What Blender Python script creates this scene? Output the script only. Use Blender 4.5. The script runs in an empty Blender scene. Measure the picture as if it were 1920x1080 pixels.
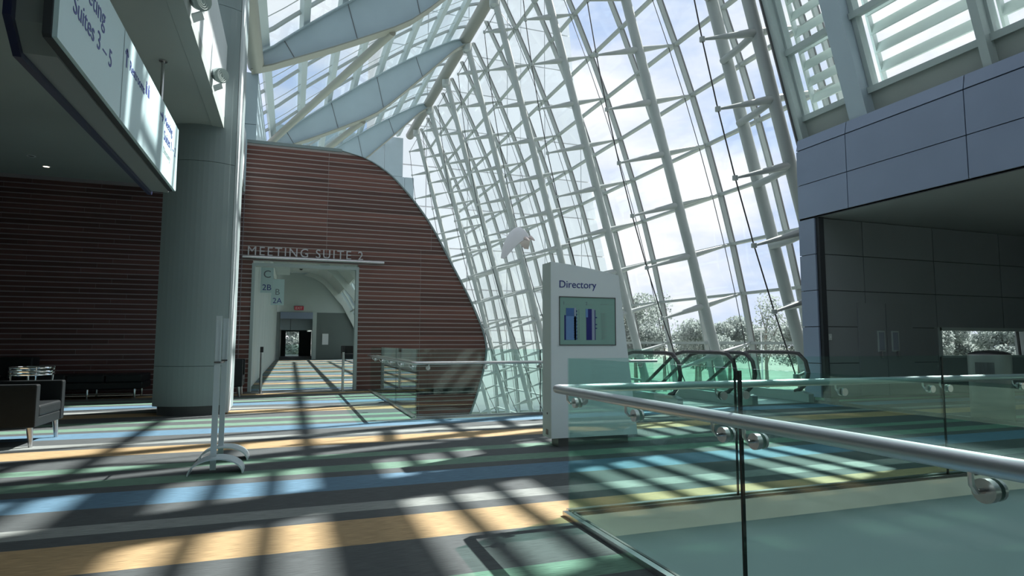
import bpy, bmesh, math, random
from mathutils import Vector, Matrix
random.seed(7)
S = bpy.context.scene
C = S.collection
R = math.radians

# ------------------------------------------------------------------ camera
H = 1.18
_p, _y, _r = R(5.05), R(19.66), R(0.12)
_fw = Vector((math.sin(_y)*math.cos(_p), math.cos(_y)*math.cos(_p), math.sin(_p)))
_rt = Vector((math.cos(_y), -math.sin(_y), 0))
_up = _rt.cross(_fw)
_rt, _up = math.cos(_r)*_rt + math.sin(_r)*_up, -math.sin(_r)*_rt + math.cos(_r)*_up
cd = bpy.data.cameras.new('camera'); cd.sensor_width = 36; cd.lens = 1155/1920*36
cd.clip_start = .05; cd.clip_end = 2000
cam = bpy.data.objects.new('camera', cd); C.objects.link(cam)
m = Matrix((_rt, _up, -_fw)).transposed().to_4x4(); m.translation = (0, 0, H)
cam.matrix_world = m
S.camera = cam

# ------------------------------------------------------------------ sky, sun, exposure
S.view_settings.view_transform = 'Standard'; S.view_settings.look = 'None'
S.view_settings.exposure = 0.0; S.view_settings.gamma = 1.0; S.view_settings.use_curve_mapping = False
w = bpy.data.worlds.new('world'); S.world = w; w.use_nodes = True
nt = w.node_tree; nt.nodes.clear()
def N(t, **k):
    n = nt.nodes.new(t)
    for a, b in k.items(): setattr(n, a, b)
    return n
tc = N('ShaderNodeTexCoord'); mp = N('ShaderNodeMapping'); mp.inputs['Scale'].default_value = (1, 1, 2.2); mp.inputs['Location'].default_value = (18.5, 6.5, 4.5)
no = N('ShaderNodeTexNoise'); no.inputs['Scale'].default_value = 2.6; no.inputs['Detail'].default_value = 6; no.inputs['Roughness'].default_value = .55
cr = N('ShaderNodeValToRGB')
cr.color_ramp.elements[0].position = .34; cr.color_ramp.elements[0].color = (.52, .68, 1.0, 1)
cr.color_ramp.elements[1].position = .55; cr.color_ramp.elements[1].color = (1.10, 1.10, 1.13, 1)
bg = N('ShaderNodeBackground'); bg.inputs['Strength'].default_value = 1.0
ou = N('ShaderNodeOutputWorld')
L = nt.links.new
L(tc.outputs['Generated'], mp.inputs['Vector']); L(mp.outputs[0], no.inputs['Vector']); L(no.outputs['Fac'], cr.inputs[0])
L(cr.outputs[0], bg.inputs[0]); L(bg.outputs[0], ou.inputs[0])

SUN_TO = Vector((.85, .385, 1.0)).normalized()       # towards the sun: 45 degrees up, from the glass side
sl = bpy.data.lights.new('sun', 'SUN'); sl.energy = 13; sl.angle = R(.55); sl.color = (1, .97, .92)
so = bpy.data.objects.new('sun', sl); C.objects.link(so)
so.rotation_euler = SUN_TO.to_track_quat('Z', 'Y').to_euler(); so.location = (60, 30, 60)
S.cycles.max_bounces = 8; S.cycles.diffuse_bounces = 4; S.cycles.glossy_bounces = 4
S.cycles.transparent_max_bounces = 24; S.cycles.sample_clamp_indirect = 4

# ------------------------------------------------------------------ helpers
class MB:
    def __init__(s): s.v = []; s.f = []
    def add(s, vs, fs):
        o = len(s.v); s.v += [tuple(a) for a in vs]; s.f += [tuple(i+o for i in f) for f in fs]; return s
    def box(s, x0, x1, y0, y1, z0, z1):
        return s.add([(x0,y0,z0),(x1,y0,z0),(x1,y1,z0),(x0,y1,z0),(x0,y0,z1),(x1,y0,z1),(x1,y1,z1),(x0,y1,z1)],
                     [(3,2,1,0),(4,5,6,7),(0,1,5,4),(1,2,6,5),(2,3,7,6),(3,0,4,7)])
    def hexa(s, a, b):   # two quads
        return s.add(list(a)+list(b), [(3,2,1,0),(4,5,6,7),(0,1,5,4),(1,2,6,5),(2,3,7,6),(3,0,4,7)])
    def bar(s, p, q, w, h, up=(0,0,1)):
        p, q, up = Vector(p), Vector(q), Vector(up)
        d = (q-p).normalized(); a = d.cross(up)
        if a.length < 1e-4: a = d.cross(Vector((1,0,0)))
        a.normalize(); b = a.cross(d); a = a*w/2; b = b*h/2
        return s.hexa([p-a-b, p+a-b, p+a+b, p-a+b], [q-a-b, q+a-b, q+a+b, q-a+b])
    def path(s, pts, r, n=10, closed=False, caps=True):
        pts = [Vector(p) for p in pts]; k = len(pts)
        rr = r if isinstance(r, (list, tuple)) else [r]*k
        T = []
        for i in range(k):
            a = pts[i-1] if (i or closed) else pts[i]; b = pts[(i+1) % k] if (i < k-1 or closed) else pts[i]
            T.append((b-a).normalized())
        u = T[0].cross(Vector((0,0,1)))
        if u.length < 1e-3: u = T[0].cross(Vector((1,0,0)))
        u.normalize(); vs = []
        for i in range(k):
            u = (u - T[i]*u.dot(T[i])).normalized(); w_ = T[i].cross(u)
            for j in range(n):
                a = 2*math.pi*j/n; vs.append(pts[i] + (u*math.cos(a)+w_*math.sin(a))*rr[i])
        fs = []
        for i in range(k if closed else k-1):
            i2 = (i+1) % k
            for j in range(n): fs.append((i*n+j, i*n+(j+1)%n, i2*n+(j+1)%n, i2*n+j))
        if caps and not closed: fs += [tuple(range(n-1,-1,-1)), tuple(range((k-1)*n, k*n))]
        return s.add(vs, fs)
    def tube(s, p, q, r, n=12, r2=None): return s.path([p, q], [r, r if r2 is None else r2], n)
    def prism(s, poly, ax, a, b):
        k = len(poly)
        def P(u, v, t): return {'x': (t,u,v), 'y': (u,t,v), 'z': (u,v,t)}[ax]
        vs = [P(u,v,a) for u,v in poly] + [P(u,v,b) for u,v in poly]
        fs = [tuple(range(k-1,-1,-1)), tuple(range(k,2*k))] + [(i,(i+1)%k,(i+1)%k+k,i+k) for i in range(k)]
        return s.add(vs, fs)
    def strip(s, outer, inner, ax, a, b):   # thick curved shell: two equal-length 2d polylines, extruded
        for i in range(len(outer)-1): s.prism([outer[i], outer[i+1], inner[i+1], inner[i]], ax, a, b)
        return s
    def lathe(s, prof, c, n=24, caps=True):
        k = len(prof); vs = []; fs = []
        for r_, z in prof:
            for j in range(n):
                a = 2*math.pi*j/n; vs.append((c[0]+r_*math.cos(a), c[1]+r_*math.sin(a), c[2]+z))
        for i in range(k-1):
            for j in range(n): fs.append((i*n+j, i*n+(j+1)%n, (i+1)*n+(j+1)%n, (i+1)*n+j))
        if caps: fs += [tuple(range(n-1,-1,-1)), tuple(range((k-1)*n, k*n))]
        return s.add(vs, fs)
    def disc(s, c, nrm, r, t, n=20):
        c = Vector(c); nrm = Vector(nrm).normalized(); return s.tube(c-nrm*t/2, c+nrm*t/2, r, n)
    def build(s, name, mat, parent=None, smooth=False, bevel=0, seg=2):
        me = bpy.data.meshes.new(name)
        off = WL.get(parent.name, Vector((0,0,0))) if parent else Vector((0,0,0))
        me.from_pydata([(a-off.x, b-off.y, c-off.z) for a, b, c in s.v], [], s.f)
        bm = bmesh.new(); bm.from_mesh(me); bmesh.ops.recalc_face_normals(bm, faces=bm.faces); bm.to_mesh(me); bm.free()
        if smooth:
            me.polygons.foreach_set('use_smooth', [True]*len(me.polygons)); me.set_sharp_from_angle(angle=R(38))
        me.materials.append(M[mat])
        o = bpy.data.objects.new(name, me); C.objects.link(o)
        if parent: o.parent = parent; WL[o.name] = off
        if bevel:
            b = o.modifiers.new('bevel', 'BEVEL'); b.width = bevel; b.segments = seg; b.limit_method = 'ANGLE'
        return o
WL = {}
def tag(o, label=None, cat=None, group=None, kind=None):
    if label: o['label'] = label
    if cat: o['category'] = cat
    if group: o['group'] = group
    if kind: o['kind'] = kind
    return o
def thing(name, label, cat, loc, group=None):
    o = bpy.data.objects.new(name, None); C.objects.link(o); o.location = loc; o.empty_display_size = .1
    WL[o.name] = Vector(loc); return tag(o, label, cat, group)
def struct(name, label):
    o = bpy.data.objects.new(name, None); C.objects.link(o); o.empty_display_size = .1
    WL[o.name] = Vector((0,0,0)); return tag(o, label, None, None, 'structure')
def copy_tree(o, parent=None):
    c = o.copy(); C.objects.link(c)
    if parent: c.parent = parent
    for ch in list(o.children): copy_tree(ch, c)
    return c
def text(name, body, origin, face, size, mat, parent, width=None, ext=.004, align='LEFT', space=1.0, height=None):
    cu = bpy.data.curves.new(name, 'FONT'); cu.body = body; cu.size = size; cu.extrude = ext; cu.align_x = align
    cu.space_character = space; cu.resolution_u = 4
    t = bpy.data.objects.new(name, cu); C.objects.link(t)
    dg = bpy.context.evaluated_depsgraph_get(); me = bpy.data.meshes.new_from_object(t.evaluated_get(dg)); bpy.data.objects.remove(t)
    xs = [v.co.x for v in me.vertices]; ys = [v.co.y for v in me.vertices]
    k = width/(max(xs)-min(xs)) if width else 1; ky = height/(max(ys)-min(ys)) if height else (k if width else 1)
    x0 = min(xs) if align == 'LEFT' else (max(xs)+min(xs))/2
    o = Vector(origin); n_ = len(me.vertices); par_ = list(range(n_))
    def fd(a):
        while par_[a] != a: par_[a] = par_[par_[a]]; a = par_[a]
        return a
    for p in me.polygons:
        for v in p.vertices: par_[fd(v)] = fd(p.vertices[0])
    for e_ in me.edges: par_[fd(e_.vertices[0])] = fd(e_.vertices[1])
    comp = {}
    for v in range(n_): comp.setdefault(fd(v), []).append(v)
    groups = []
    for c_ in sorted(comp.values(), key=lambda c: min(me.vertices[v].co.x for v in c)):
        a, b = min(me.vertices[v].co.x for v in c_), max(me.vertices[v].co.x for v in c_)
        if groups and (min(b, groups[-1][1])-max(a, groups[-1][0])) > .4*min(b-a, groups[-1][1]-groups[-1][0]): groups[-1] = (min(a,groups[-1][0]), max(b,groups[-1][1]), groups[-1][2]+c_)
        else: groups.append((a, b, c_))
    for a, b, c_ in groups:
        mb = MB(); ix = {v: k_ for k_, v in enumerate(c_)}
        for v in c_:
            q = me.vertices[v].co; x, y, z = (q.x-x0)*k, q.y*ky, q.z
            mb.v.append(tuple(o + Vector({'-y': (x, -z, y), '+x': (z, x, y), '+y': (-x, z, y)}[face])))
        mb.f = [tuple(ix[v] for v in p.vertices) for p in me.polygons if p.vertices[0] in ix]
        mb.build('letter', mat, parent)

# ------------------------------------------------------------------ materials
M = {}
def mat(name, col, rough=.5, metal=0., var=0., scale=(8,8,8), spec=.5, bump=0., rnd=0.):
    m_ = bpy.data.materials.new(name); m_.use_nodes = True; t = m_.node_tree; b = t.nodes['Principled BSDF']
    b.inputs['Base Color'].default_value = (*col, 1); b.inputs['Roughness'].default_value = rough
    b.inputs['Metallic'].default_value = metal; b.inputs['Specular IOR Level'].default_value = spec
    if var or bump or rnd:
        tc_ = t.nodes.new('ShaderNodeTexCoord'); mp_ = t.nodes.new('ShaderNodeMapping'); mp_.inputs['Scale'].default_value = scale
        n_ = t.nodes.new('ShaderNodeTexNoise'); n_.inputs['Scale'].default_value = 1; n_.inputs['Detail'].default_value = 5
        t.links.new(tc_.outputs['Object'], mp_.inputs[0]); t.links.new(mp_.outputs[0], n_.inputs['Vector'])
        mr = t.nodes.new('ShaderNodeMapRange'); mr.inputs['From Min'].default_value = .25; mr.inputs['From Max'].default_value = .75
        mr.inputs['To Min'].default_value = 1-var; mr.inputs['To Max'].default_value = 1+var
        t.links.new(n_.outputs['Fac'], mr.inputs['Value']); val = mr.outputs[0]
        if rnd:
            oi = t.nodes.new('ShaderNodeObjectInfo'); m2 = t.nodes.new('ShaderNodeMapRange')
            m2.inputs['To Min'].default_value = 1-rnd; m2.inputs['To Max'].default_value = 1+rnd
            t.links.new(oi.outputs['Random'], m2.inputs['Value'])
            mu = t.nodes.new('ShaderNodeMath'); mu.operation = 'MULTIPLY'
            t.links.new(val, mu.inputs[0]); t.links.new(m2.outputs[0], mu.inputs[1]); val = mu.outputs[0]
        vm = t.nodes.new('ShaderNodeVectorMath'); vm.operation = 'SCALE'; vm.inputs[0].default_value = col
        t.links.new(val, vm.inputs['Scale']); t.links.new(vm.outputs[0], b.inputs['Base Color'])
        if bump:
            bp = t.nodes.new('ShaderNodeBump'); bp.inputs['Strength'].default_value = bump; bp.inputs['Distance'].default_value = .01
            t.links.new(n_.outputs['Fac'], bp.inputs['Height']); t.links.new(bp.outputs[0], b.inputs['Normal'])
    M[name] = m_; return m_
def glass(name, tint, refl=1.0, rough=0., ior=1.45):
    m_ = bpy.data.materials.new(name); m_.use_nodes = True; t = m_.node_tree; t.nodes.clear()
    tr = t.nodes.new('ShaderNodeBsdfTransparent'); tr.inputs[0].default_value = (*tint, 1)
    gl = t.nodes.new('ShaderNodeBsdfGlossy'); gl.inputs['Roughness'].default_value = rough; gl.inputs[0].default_value = (.9,.97,.95,1)
    fr = t.nodes.new('ShaderNodeFresnel'); fr.inputs['IOR'].default_value = ior
    mu = t.nodes.new('ShaderNodeMath'); mu.operation = 'MULTIPLY'; mu.inputs[1].default_value = refl
    mx = t.nodes.new('ShaderNodeMixShader'); o = t.nodes.new('ShaderNodeOutputMaterial')
    # fresnel of the pane whichever side is seen
    ge = t.nodes.new('ShaderNodeNewGeometry'); lw = t.nodes.new('ShaderNodeVectorMath'); lw.operation = 'DOT_PRODUCT'
    t.links.new(ge.outputs['Incoming'], lw.inputs[0]); t.links.new(ge.outputs['Normal'], lw.inputs[1])
    ab = t.nodes.new('ShaderNodeMath'); ab.operation = 'ABSOLUTE'; t.links.new(lw.outputs['Value'], ab.inputs[0])
    on = t.nodes.new('ShaderNodeMath'); on.operation = 'SUBTRACT'; on.inputs[0].default_value = 1; t.links.new(ab.outputs[0], on.inputs[1])
    pw = t.nodes.new('ShaderNodeMath'); pw.operation = 'POWER'; pw.inputs[1].default_value = 5; t.links.new(on.outputs[0], pw.inputs[0])
    ma = t.nodes.new('ShaderNodeMath'); ma.operation = 'MULTIPLY_ADD'; ma.inputs[1].default_value = .96*refl; ma.inputs[2].default_value = .04*refl
    t.links.new(pw.outputs[0], ma.inputs[0])
    t.nodes.remove(fr); t.nodes.remove(mu)
    t.links.new(ma.outputs[0], mx.inputs[0]); t.links.new(tr.outputs[0], mx.inputs[1]); t.links.new(gl.outputs[0], mx.inputs[2])
    t.links.new(mx.outputs[0], o.inputs[0]); M[name] = m_
def emit(name, col, st):
    m_ = bpy.data.materials.new(name); m_.use_nodes = True; t = m_.node_tree; b = t.nodes['Principled BSDF']
    b.inputs['Base Color'].default_value = (*col, 1); b.inputs['Emission Color'].default_value = (*col, 1); b.inputs['Emission Strength'].default_value = st
    M[name] = m_

def carpet():
    m_ = bpy.data.materials.new('carpet'); m_.use_nodes = True; t = m_.node_tree; b = t.nodes['Principled BSDF']
    n = t.nodes.new; lk = t.links.new
    tc_ = n('ShaderNodeTexCoord'); sx = n('ShaderNodeSeparateXYZ'); lk(tc_.outputs['Object'], sx.inputs[0])
    P = 3.72
    a = n('ShaderNodeMath'); a.operation = 'SUBTRACT'; a.inputs[1].default_value = 3.80 - 10*P; lk(sx.outputs['Y'], a.inputs[0])
    d = n('ShaderNodeMath'); d.operation = 'DIVIDE'; d.inputs[1].default_value = P; lk(a.outputs[0], d.inputs[0])
    f = n('ShaderNodeMath'); f.operation = 'FRACT'; lk(d.outputs[0], f.inputs[0])
    cr = n('ShaderNodeValToRGB'); cr.color_ramp.interpolation = 'CONSTANT'; lk(f.outputs[0], cr.inputs[0])
    dk = (.070,.080,.083); ye = (.36,.255,.135); lt = (.225,.245,.235); bl = (.09,.175,.25); gr = (.12,.215,.16)
    st = [(0,ye),(.53,dk),(.73,lt),(.96,dk),(1.42,bl),(1.93,dk),(2.14,gr),(2.45,dk),(2.83,gr),(3.07,dk)]
    e = cr.color_ramp.elements
    e[0].position = 0; e[0].color = (*ye,1); e[1].position = st[1][0]/P; e[1].color = (*dk,1)
    for p_, c_ in st[2:]:
        k = e.new(p_/P); k.color = (*c_,1)
    mp_ = n('ShaderNodeMapping'); mp_.inputs['Scale'].default_value = (9, 150, 1); lk(tc_.outputs['Object'], mp_.inputs[0])
    ns = n('ShaderNodeTexNoise'); ns.inputs['Scale'].default_value = 1; ns.inputs['Detail'].default_value = 4; lk(mp_.outputs[0], ns.inputs['Vector'])
    mr = n('ShaderNodeMapRange'); mr.inputs['From Min'].default_value = .3; mr.inputs['From Max'].default_value = .7
    mr.inputs['To Min'].default_value = .64; mr.inputs['To Max'].default_value = 1.36; lk(ns.outputs['Fac'], mr.inputs['Value'])
    vm = n('ShaderNodeVectorMath'); vm.operation = 'SCALE'; lk(cr.outputs[0], vm.inputs[0]); lk(mr.outputs[0], vm.inputs['Scale'])
    lk(vm.outputs[0], b.inputs['Base Color'])
    b.inputs['Roughness'].default_value = .75; b.inputs['Specular IOR Level'].default_value = .35
    bp = n('ShaderNodeBump'); bp.inputs['Strength'].default_value = .25; bp.inputs['Distance'].default_value = .004
    lk(ns.outputs['Fac'], bp.inputs['Height']); lk(bp.outputs[0], b.inputs['Normal'])
    M['carpet'] = m_
carpet()
mat('steel_white', (.31,.345,.34), .38, var=.04, scale=(2,2,2))
mat('girder_paint', (.34,.425,.475), .5, var=.05, scale=(1,1,1))
mat('girder_flange', (.25,.26,.225), .5)
mat('ridge_paint', (.17,.175,.155), .45)
mat('purlin_paint', (.40,.47,.49), .45)
mat('column_paint', (.235,.29,.295), .45, var=.05, scale=(1,1,.4))
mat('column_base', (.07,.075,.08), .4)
mat('white_paint', (.60,.65,.67), .5, var=.03, scale=(2,2,2))
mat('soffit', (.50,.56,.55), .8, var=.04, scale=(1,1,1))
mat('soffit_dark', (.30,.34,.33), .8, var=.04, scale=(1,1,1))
mat('wood', (.132,.052,.040), .5, var=.30, scale=(1.2,40,40), rnd=.38)
mat('wood_dark', (.085,.036,.034), .45, var=.30, scale=(1.2,40,40), rnd=.30)
mat('reveal', (.40,.36,.35), .45, .3)
mat('reveal_dark', (.30,.27,.29), .5, .2)
mat('fascia', (.19,.24,.335), .42, var=.05, scale=(1,1,1), rnd=.04)
mat('recess_panel', (.20,.225,.235), .5, var=.05, scale=(1,1,1), rnd=.05)
mat('joint', (.02,.025,.03), .7)
mat('spandrel', (.27,.31,.29), .6, var=.05, scale=(1,1,1))
mat('kiosk', (.78,.86,.90), .42, 0, var=.03, scale=(2,2,2))
mat('kiosk_side', (.54,.62,.60), .45)
mat('escalator_clad', (.30,.36,.36), .4, .3)
mat('brushed', (.62,.61,.62), .28, 1., var=.06, scale=(30,30,30))
mat('chrome', (.75,.77,.78), .1, 1.)
mat('alu', (.52,.55,.585), .36, .7)
mat('stand_silver', (.62,.72,.76), .38, .25)
mat('bin_steel', (.22,.235,.225), .42, .4)
mat('black_metal', (.02,.022,.024), .35, .4)
mat('rubber', (.018,.018,.02), .4)
mat('leather', (.008,.011,.0125), .55, spec=.3, var=.15, scale=(14,14,14), bump=.15)
mat('slab_edge', (.86,.84,.73), .35, 0, var=.08, scale=(3,3,3))
mat('shoe_dark', (.12,.12,.12), .4, .4)
mat('terrazzo', (.30,.35,.36), .35, var=.06, scale=(1.5,1.5,1.5))
mat('grass', (.20,.225,.18), .9, var=.3, scale=(.15,.15,.15))
mat('hazy_leaf', (.22,.265,.25), .7, var=.35, scale=(.6,.6,.6), rnd=.25)  # distance haze is put into the colour: paler, greyer foliage
mat('bark', (.20,.18,.15), .8, var=.2, scale=(3,3,1))
mat('tower_panel', (.88,.93,.95), .4, .65, var=.04, scale=(.2,.2,.2), rnd=.05)
mat('tower_joint', (.82,.78,.80), .5)
mat('lower_wall', (.60,.74,.78), .6, var=.03, scale=(1,1,1))
mat('navy', (.008,.012,.05), .4)
mat('navy_ink', (.035,.055,.26), .5)
mat('ink_grey', (.16,.19,.23), .5)
mat('ink_faint', (.28,.36,.36), .5)
mat('sign_face', (.50,.665,.70), .35, var=.02, scale=(1,1,1))
mat('sign_case', (.23,.26,.26), .4, .3)
mat('screen_bg', (.27,.46,.41), .25)
mat('map_blue', (.17,.32,.62), .3)
mat('map_mid', (.07,.17,.42), .3)
mat('map_navy', (.02,.025,.20), .3)
mat('map_pale', (.35,.42,.55), .3)
mat('letter_metal', (.48,.47,.50), .35, .5)
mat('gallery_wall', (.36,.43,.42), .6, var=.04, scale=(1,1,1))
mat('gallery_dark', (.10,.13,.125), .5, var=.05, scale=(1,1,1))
mat('gallery_arch', (.45,.51,.49), .6)
mat('red_sign', (.45,.03,.06), .5)
mat('manta', (.82,.80,.84), .55, var=.03, scale=(3,3,3))
mat('manta_under', (.66,.56,.54), .6)
mat('louvre', (.50,.58,.56), .4, .1)
mat('lite', (.22,.26,.30), .2)
glass('glass_facade', (.972,.985,.985), .45)
glass('glass_roof', (.92,.96,.975), .5)
glass('glass_rail', (.855,.955,.93), .8)
glass('glass_edge', (.30,.55,.45), .6)
glass('glass_blue', (.70,.84,.93), 1.0)
emit('lamp_glow', (1, .8, .6), 6)
emit('lamp_glow_cool', (.9, 1, .95), 1.2)

_t = M['hazy_leaf'].node_tree; _b = _t.nodes['Principled BSDF']; _tl = _t.nodes.new('ShaderNodeBsdfTranslucent'); _tl.inputs[0].default_value = (.33,.385,.365,1)
_mx = _t.nodes.new('ShaderNodeMixShader'); _mx.inputs[0].default_value = .5; _o = _t.nodes['Material Output']
_t.links.new(_b.outputs[0], _mx.inputs[1]); _t.links.new(_tl.outputs[0], _mx.inputs[2]); _t.links.new(_mx.outputs[0], _o.inputs[0])
# ================================================================== the setting
# ---- floors
fl = MB()
fl.box(-9, 1.84, -9, 15.85, -.16, 0).box(1.84, 18, 3.97, 9.69, -.16, 0).box(1.84, 1.87, 9.69, 15.85, -.16, 0)
fl.box(-.95, 4.62, 15.85, 62, -.16, 0).box(10.83, 18, 9.69, 10.9, -.16, 0)
tag(fl.build('floor', 'carpet'), 'grey carpet with yellow, blue and green stripes', kind='structure')
tag(MB().box(-9, 15.5, -9, 60, -5.7, -5.5).build('floor_lower', 'terrazzo'), 'pale floor of the storey below', kind='structure')
tag(MB().box(-400, 600, -300, 700, -6.2, -5.75).build('ground', 'grass'), 'lawn outside the building', kind='structure')
# slab edges round the two openings, dark shoe trims
tr = MB().box(1.841, 18, 3.93, 3.969, -.165, -.005).box(1.842, 1.88, -9, 3.93, -.165, -.005)
tag(tr.build('trim_1', 'slab_edge'), 'cream metal slab edge under the near glass railing', kind='structure')
tr = MB().box(1.871, 18, 9.691, 9.73, -.165, -.005).box(1.871, 1.91, 9.73, 15.85, -.165, -.005)
tag(tr.build('trim_2', 'slab_edge'), 'metal slab edge round the escalator opening', kind='structure')
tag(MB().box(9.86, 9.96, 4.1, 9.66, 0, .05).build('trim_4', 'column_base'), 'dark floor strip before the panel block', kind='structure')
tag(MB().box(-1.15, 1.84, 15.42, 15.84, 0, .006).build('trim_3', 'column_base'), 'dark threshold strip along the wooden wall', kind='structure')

tag(MB().box(1.5, 10.85, 4.02, 4.2, -5.5, -.165).build('wall_lower', 'lower_wall'), 'plain pale wall below the near slab edge', kind='structure')
# ---- wooden wall of the meeting suite, lounge wall
PROF = [(-5.5,2.4),(-3.0,3.45),(-.75,4.48),(.36,4.84),(1.14,4.93),(2.06,4.60),(3.18,4.0),(4.43,3.27),(5.42,2.41),(5.80,1.85),(5.95,1.45),(6.02,1.05)]
def xr(z):
    P = PROF
    if z <= P[0][0]: return P[0][1]
    if z >= P[-1][0]: return P[-1][1]
    for i in range(len(P)-1):
        if P[i][0] <= z <= P[i+1][0]:
            (z0,x0),(z1,x1) = P[i],P[i+1]; t = (z-z0)/(z1-z0)
            def slope(j):
                if j == 0: a, b = P[0], P[1]
                elif j == len(P)-1: a, b = P[-2], P[-1]
                else: a, b = P[j-1], P[j+1]
                return (b[1]-a[1])/(b[0]-a[0])
            m0, m1 = slope(i)*(z1-z0), slope(i+1)*(z1-z0)
            return (2*t**3-3*t*t+1)*x0+(t**3-2*t*t+t)*m0+(-2*t**3+3*t*t)*x1+(t**3-t*t)*m1
YW = 15.85; PIT = .112; DX0, DX1, DZ = -.91, 1.54, 3.06
def cutdoor(a, b, z0, z1):
    if z0 >= DZ: return [(a, b)]
    return [(p, q) for p, q in ((a, min(b, DX0)), (max(a, DX1), b)) if q-p > .02]
ws = struct('wall_back', 'red-brown slatted wooden wall with a curved end and a doorway')
bk = MB()
k0, k1 = -20, 53
for k in range(k0, k1+1):
    z0, z1 = k*PIT, min((k+1)*PIT, 6.02); e0, e1 = xr(z0), xr(z1)
    lo = -1.15 if z0 >= -.01 else 1.90
    for a, b in cutdoor(lo, 99, max(z0,0) if z0 >= -.01 else z0, z1) if z0 >= -.01 else [(lo, 99)]:
        r0, r1 = (e0, e1) if b == 99 else (b, b)
        bk.hexa([(a,YW+.008,z0),(r0,YW+.008,z0),(r0,YW+.2,z0),(a,YW+.2,z0)], [(a,YW+.008,z1),(r1,YW+.008,z1),(r1,YW+.2,z1),(a,YW+.2,z1)])
    zb, zt = z0+.013, z0+.099
    if zt > 6.0: continue
    j2 = 3.13 if z0 < 3.5 else 3.40
    edges = [lo, .76, j2, 99] if z0 >= -.01 else [lo, j2, 99]
    for a, b in zip(edges[:-1], edges[1:]):
        for p, q in (cutdoor(a, b, zb, zt) if z0 >= -.01 else [(a, b)]):
            q0, q1 = (min(q, xr(zb)-.03), min(q, xr(zt)-.03))
            if min(q0, q1) - p < .03: continue
            p_ = p+.004 if p not in (lo,) else p
            MB().hexa([(p_,YW,zb),(q0-.004,YW,zb),(q0-.004,YW+.008,zb),(p_,YW+.008,zb)],
                      [(p_,YW,zt),(q1-.004,YW,zt),(q1-.004,YW+.008,zt),(p_,YW+.008,zt)]).build('plank', 'wood', ws)
bk.build('backing', 'reveal', ws)
ed = MB(); zz = [-2.2+i*.1 for i in range(int((6.02+2.2)/.1)+1)]+[6.02]
for a, b in zip(zz[:-1], zz[1:]):
    ed.hexa([(xr(a)-.03,YW-.03,a),(xr(a)+.02,YW-.03,a),(xr(a)+.02,YW+.21,a),(xr(a)-.03,YW+.21,a)],
            [(xr(b)-.03,YW-.03,b),(xr(b)+.02,YW-.03,b),(xr(b)+.02,YW+.21,b),(xr(b)-.03,YW+.21,b)])
ed.box(-1.15, xr(6.02)+.02, YW-.03, YW+.21, 5.985, 6.06)
tag(ed.build('edge_trim', 'column_paint', ws), 'grey metal edge strip')
df = MB().box(DX0-.02, DX0+.05, YW-.03, YW+.22, 0, DZ).box(DX1-.05, DX1+.02, YW-.03, YW+.22, 0, DZ).box(DX0+.05, DX1-.05, YW-.03, YW+.22, DZ-.07, DZ+.01)
d1 = tag(df.build('door_1', 'gallery_wall'), 'grey metal frame of the open suite doorway', kind='structure')

wl_ = struct('wall_back_lounge', 'dark slatted wooden wall behind the lounge seats')
MB().box(-9, -1.15, YW+.008, YW+.2, 0, 4.78).build('backing', 'reveal_dark', wl_)
for k in range(0, 42):
    zb, zt = k*PIT+.012, k*PIT+.100
    cuts = [-9, -6.4+.5*((k*7)%3), -4.4+.6*((k*5)%4)/2, -1.16]
    for a, b in zip(cuts[:-1], cuts[1:]):
        MB().box(a+.003, b-.003, YW, YW+.008, zb, zt).build('plank', 'wood_dark', wl_)

# ---- lounge ceiling and white bulkhead
cs = struct('ceiling', 'low pale ceiling over the lounge')
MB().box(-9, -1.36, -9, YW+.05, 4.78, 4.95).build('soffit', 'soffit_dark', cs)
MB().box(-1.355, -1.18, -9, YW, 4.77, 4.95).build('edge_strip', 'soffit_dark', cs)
bh = struct('wall_upper_left', 'white bulkhead above the lounge edge')
ys = [-9, -5.4, -2.4, .6, 3.6, 6.6, 9.0, 11.2, 13.6, 15.84]
for a, b in zip(ys[:-1], ys[1:]): MB().box(-1.21, -1.18, a+.006, b-.006, 4.955, 6.2).build('panel', 'white_paint', bh)
MB().box(-1.36, -1.212, -9, YW, 4.955, 6.2).build('core', 'column_base', bh)
MB().box(-3.0, -1.19, -9, YW, 6.2, 6.24).build('ledge', 'white_paint', bh)
ul = struct('wall_gallery_upper', 'grey panel wall above the wooden wall')
for i in range(8):
    for j, (za, zb) in enumerate(((6.08, 8.05), (8.07, 9.75))):
        MB().box(-2.0, -1.25, 20.7+3*i, 23.68+3*i, za, zb).build('panel', 'girder_paint', ul)
tag(MB().box(-2.4, -2.05, -9, 46, 6.2, 9.9).build('wall_left_upper', 'girder_paint'), 'plain upper wall behind the column', kind='structure')
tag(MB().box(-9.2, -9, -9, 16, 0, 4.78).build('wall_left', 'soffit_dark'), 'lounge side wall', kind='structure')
tag(MB().box(-9, 18, -9.2, -9, -5.5, 12).build('wall_front', 'soffit'), 'wall behind the viewer', kind='structure')

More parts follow.
